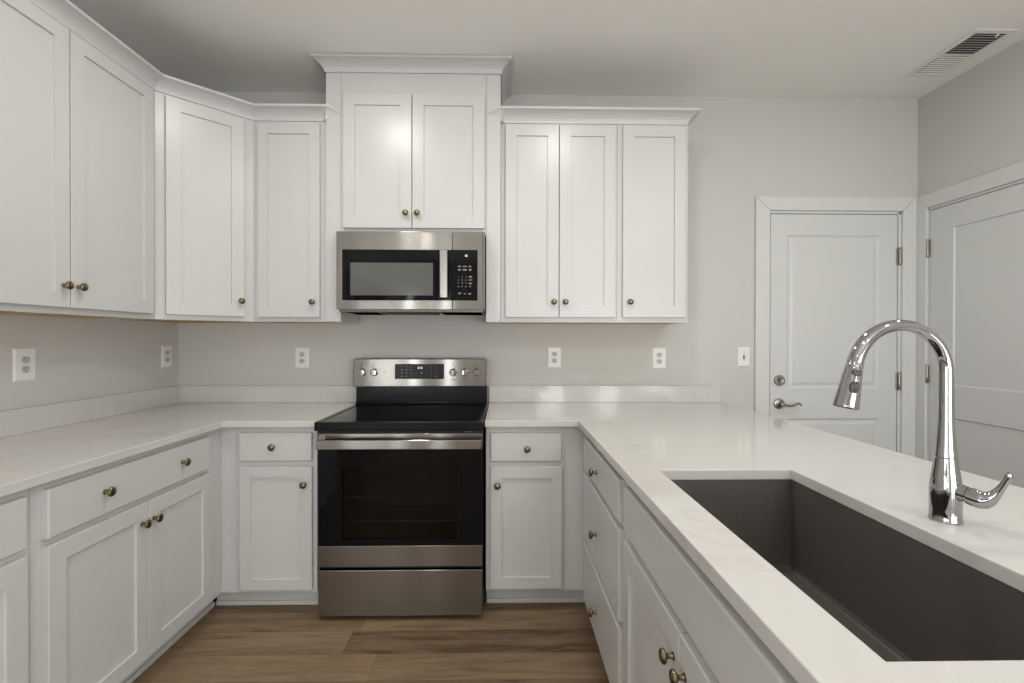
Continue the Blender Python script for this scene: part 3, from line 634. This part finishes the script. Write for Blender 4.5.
# ------------------------------------------------------------------ microwave
def microwave():
    x0,x1=-.8550,-.0955; yf=2.4415; z0,z1=1.4465,1.8440
    t=thing('microwave','stainless over-the-range microwave with a black glass door','microwave',((x0+x1)/2,2.65,z0))
    X=lambda x:x-(x0+x1)/2; Y=lambda y:y-2.65; Z=lambda z:z-z0
    obj('body',box(BM(),X(x0+.004),X(x1-.0015),Y(yf+.030),Y(D-.002),Z(z0+.004),Z(z1)),'darksteel',t,bevel=.001)
    def rframe(xa,xb,px0,px1,pz0,pz1,d=.030):
        bm=cells(BM(),[X(xa),X(px0),X(px1),X(xb)] if px1<xb and px0>xa else ([X(xa),X(px0),X(xb)] if px0>xa else [X(xa),X(px1),X(xb)]),[Z(z0),Z(pz0),Z(pz1),Z(z1)],
              lambda i,j:not(j==1 and (i==1 if px0>xa else i==0)),0,d)
        for v in bm.verts: v.co=(v.co.x,Y(yf)+v.co.z,v.co.y)
        return bm
    sx=-.2622; b0,b1,c0,c1=-.8255,-.1345,1.4928,1.7512
    dr=obj('microwave_door',rframe(x0,sx-.0012,b0,sx-.0012,c0,c1),'steel',t,bevel=.001)
    w0,w1,w2,w3=-.7835,-.3620,1.5175,1.6850
    bm=cells(BM(),[X(b0),X(w0),X(w1),X(sx-.0014)],[Z(c0),Z(w2),Z(w3),Z(c1)],lambda i,j:not(i==1 and j==1),0,.02)
    for v in bm.verts: v.co=(v.co.x,Y(yf)-.0008+v.co.z,v.co.y)
    gl=obj('door_glass',bm,'blackglass',dr)
    obj('door_window',box(BM(),X(w0),X(w1),Y(yf)-.0002,Y(yf)+.015,Z(w2),Z(w3)),'mwglass',dr)
    h=obj('handle',box(BM(),X(-.3245),X(-.2840),Y(yf)-.036,Y(yf)-.024,Z(1.502),Z(1.750)),'steel',dr,bevel=.004,seg=3)
    for z in (1.516,1.730): obj('handle_post',box(BM(),X(-.316),X(-.293),Y(yf)-.024,Y(yf)-.0008,Z(z)-.010,Z(z)+.010),'steel',h)
    emblem(dr,X(-.4835),Y(yf)-.0002,Z(1.8010),.0135)
    cp=obj('control_panel',rframe(sx+.0012,x1-.012,sx+.0012,b1,c0,c1),'steel',t,bevel=.001)
    obj('side_trim',box(BM(),X(x1-.0118),X(x1),Y(yf)+.002,Y(yf)+.030,Z(z0),Z(z1)),'darksteel',t,bevel=.002)
    pf=obj('keypad',box(BM(),X(sx+.0014),X(b1),Y(yf)-.0008,Y(yf)+.02,Z(c0),Z(c1)),'blackglass',cp)
    y=Y(yf)-.0010; kx=lambda u:X(-.2622)+(u-40)*(.1277/300); kz=lambda v:Z(c1)-(v-12)*(.2584/622)
    text('display_digits','12',.015,'lit',pf,(kx(203),y,kz(84)))
    bm=BM()
    for u,v,w,hh in [(124,214,40,16),(188,214,44,16),(250,214,36,16),(124,256,36,22),(188,256,48,22),(254,256,30,24),(255,342,36,20),(255,382,48,10),(255,424,36,18),(126,548,34,18),(190,552,24,10),(250,552,36,16)]:
        box(bm,kx(u-w/2),kx(u+w/2),y-.0004,y,kz(v+hh/2),kz(v-hh/2))
    obj('key_labels',bm,'mark',pf)
    for v,row in ((342,'123'),(382,'456'),(421,'789'),(462,' 0 ')):
        for u,ch in zip((112,156,202),row):
            if ch!=' ': text('key_digit',ch,.0125,'mark',pf,(kx(u),y,kz(v)))
    bm=BM()
    for u in (112,202,255): box(bm,kx(u-10),kx(u+10),y-.0004,y,kz(468),kz(458))
    obj('key_labels',bm,'mark',pf)
    # underside: recessed black grille between two grease filters, lamp lens
    obj('bottom_grille',box(BM(),X(-.64),X(-.36),Y(yf+.05),Y(yf+.25),-.016,.0038),'blackmatte',t,bevel=.002)
    for a,b in ((-.835,-.66),(-.34,-.115)):
        fl=BM(); box(fl,X(a),X(b),Y(yf+.05),Y(yf+.33),-.013,.0038); obj('grease_filter',fl,'steel',t,bevel=.004)
    obj('lower_lip',box(BM(),X(x0+.01),X(x1-.01),Y(yf+.012),Y(yf+.040),-.014,.0038),'darksteel',t,bevel=.002)
microwave()

# ------------------------------------------------------------------ outlets, switch
def outlet(label,loc,rz,w=.041,h=.063):
    t=thing('wall_outlet',label,'outlet',loc,rz)
    bm=BM()
    def ring(a,y): return [(-w+a,y,-h+a),(w-a,y,-h+a),(w-a,y,h-a),(-w+a,y,h-a)]
    loft(bm,[ring(0,-.0006),ring(0,-.003),ring(.006,-.0062)]); obj('cover_plate',bm,'plate',t)
    obj('screw',lathe(BM(),[(.003,0),(.003,.0008),(0,.001)],'-Y',at=(0,-.0062,0),seg=10),'insert',t)
    for s_ in (-1,1):
        f=BM(); pts=[]
        for i in range(24):
            an=2*PI*i/24; pts.append((.0172*math.cos(an),max(-.0135,min(.0135,.0172*math.sin(an)))))
        loft(f,[[(x,-.0060,z+s_*.0195) for x,z in pts],[(x,-.0078,z+s_*.0195) for x,z in pts]])
        r=obj('receptacle',f,'insert',t)
        b=BM(); zc_=s_*.0195
        box(b,-.0075,-.0052,-.0081,-.0077,zc_+.0005,zc_+.0085); box(b,.0052,.0072,-.0081,-.0077,zc_+.0015,zc_+.0080); lathe(b,[(.0026,0),(.0026,.0004)],'-Y',at=(0,-.0077,zc_-.0062),seg=10)
        obj('slots',b,'slot',r)
    return t
outlet('wide white outlet on the left wall under the nearest wall cabinet',(XL,1.950,1.189),PI/2,.0460,.0665)
outlet('white outlet on the left wall close to the back corner',(XL,2.757,1.193),PI/2)
outlet('white outlet on the back wall left of the range',(-1.203,D,1.181),0)
outlet('white outlet on the back wall nearest the right side of the range',(.307,D,1.185),0)
outlet('white outlet on the back wall below the right end of the cabinets',(.943,D,1.180),0)
t=thing('light_switch','white toggle light switch beside the back door casing','switch',(1.460,D,1.188))
bm=BM(); w,h=.037,.059
loft(bm,[[(-w+a,y,-h+a),(w-a,y,-h+a),(w-a,y,h-a),(-w+a,y,h-a)] for a,y in ((0,-.0006),(0,-.003),(.006,-.0062))]); obj('cover_plate',bm,'plate',t)
obj('toggle',box(BM(),-.0045,.0045,-.014,-.0060,-.003,.010),'insert',t,bevel=.0015)
obj('toggle_slot',box(BM(),-.0058,.0058,-.0066,-.0060,-.0125,.0125),'slot',t)
for z in (-.030,.030): obj('screw',lathe(BM(),[(.003,0),(.003,.0008),(0,.001)],'-Y',at=(0,-.0062,z),seg=10),'insert',t)

# ------------------------------------------------------------------ ceiling vent
t=thing('ceiling_vent','white louvred air vent on the ceiling near the right wall','vent',(2.330,2.406,CEIL))
hw,hl=.104,.203
bm=cells(BM(),[-hw,-hw+.027,hw-.027,hw],[-hl,-hl+.030,-.006,.006,hl-.030,hl],lambda i,j:not(i==1 and j in(1,3)),-.006,-.0006); obj('frame',bm,'plate',t,bevel=.002)
obj('duct',box(BM(),-hw+.02,hw-.02,-hl+.02,hl-.02,-.0009,-.0003),'ventgrey',t)
for part,(a,b,sg) in enumerate(((-hl+.030,-.006,1),(.006,hl-.030,-1))):
    n=9
    for i in range(n):
        yy=a+(i+.5)*(b-a)/n; bm=BM(); w_=.0056 if part==0 else .0040; box(bm,-hw+.0275,hw-.0275,-w_,w_,-.0006,.0006)
        bm.transform(Matrix.Translation((0,yy,-.0070))@Matrix.Rotation(math.radians(30*sg),4,'X')); obj('slat',bm,'plate',t)
obj('damper_lever',box(BM(),.028,.033,-hl+.026,-hl+.040,-.016,-.006),'plate',t)
# ------------------------------------------------------------------ recessed ceiling lamps (above and behind the camera; the last is an added brightener)
for i,((x,y),lab) in enumerate(zip(CANS,('recessed ceiling lamp above the left counter','recessed ceiling lamp above the range side of the peninsula','recessed ceiling lamp just behind the camera','recessed ceiling lamp above the near end of the peninsula','recessed ceiling lamp at the rear left of the room','recessed ceiling lamp at the rear right of the room','unseen ceiling lamp added to brighten the right-hand door'))):
    t=thing('recessed_lamp',lab,'lamp',(x,y,CEIL))
    obj('trim_ring',lathe(BM(),[(.068,-.001),(.068,-.012),(.075,-.012),(.092,-.006),(.094,-.0006)],seg=36),'plate',t,smooth=True)
    obj('diffuser',lathe(BM(),[(0,-.010),(.067,-.010),(.067,-.006),(0,-.006)],seg=32),'diffuser',t)
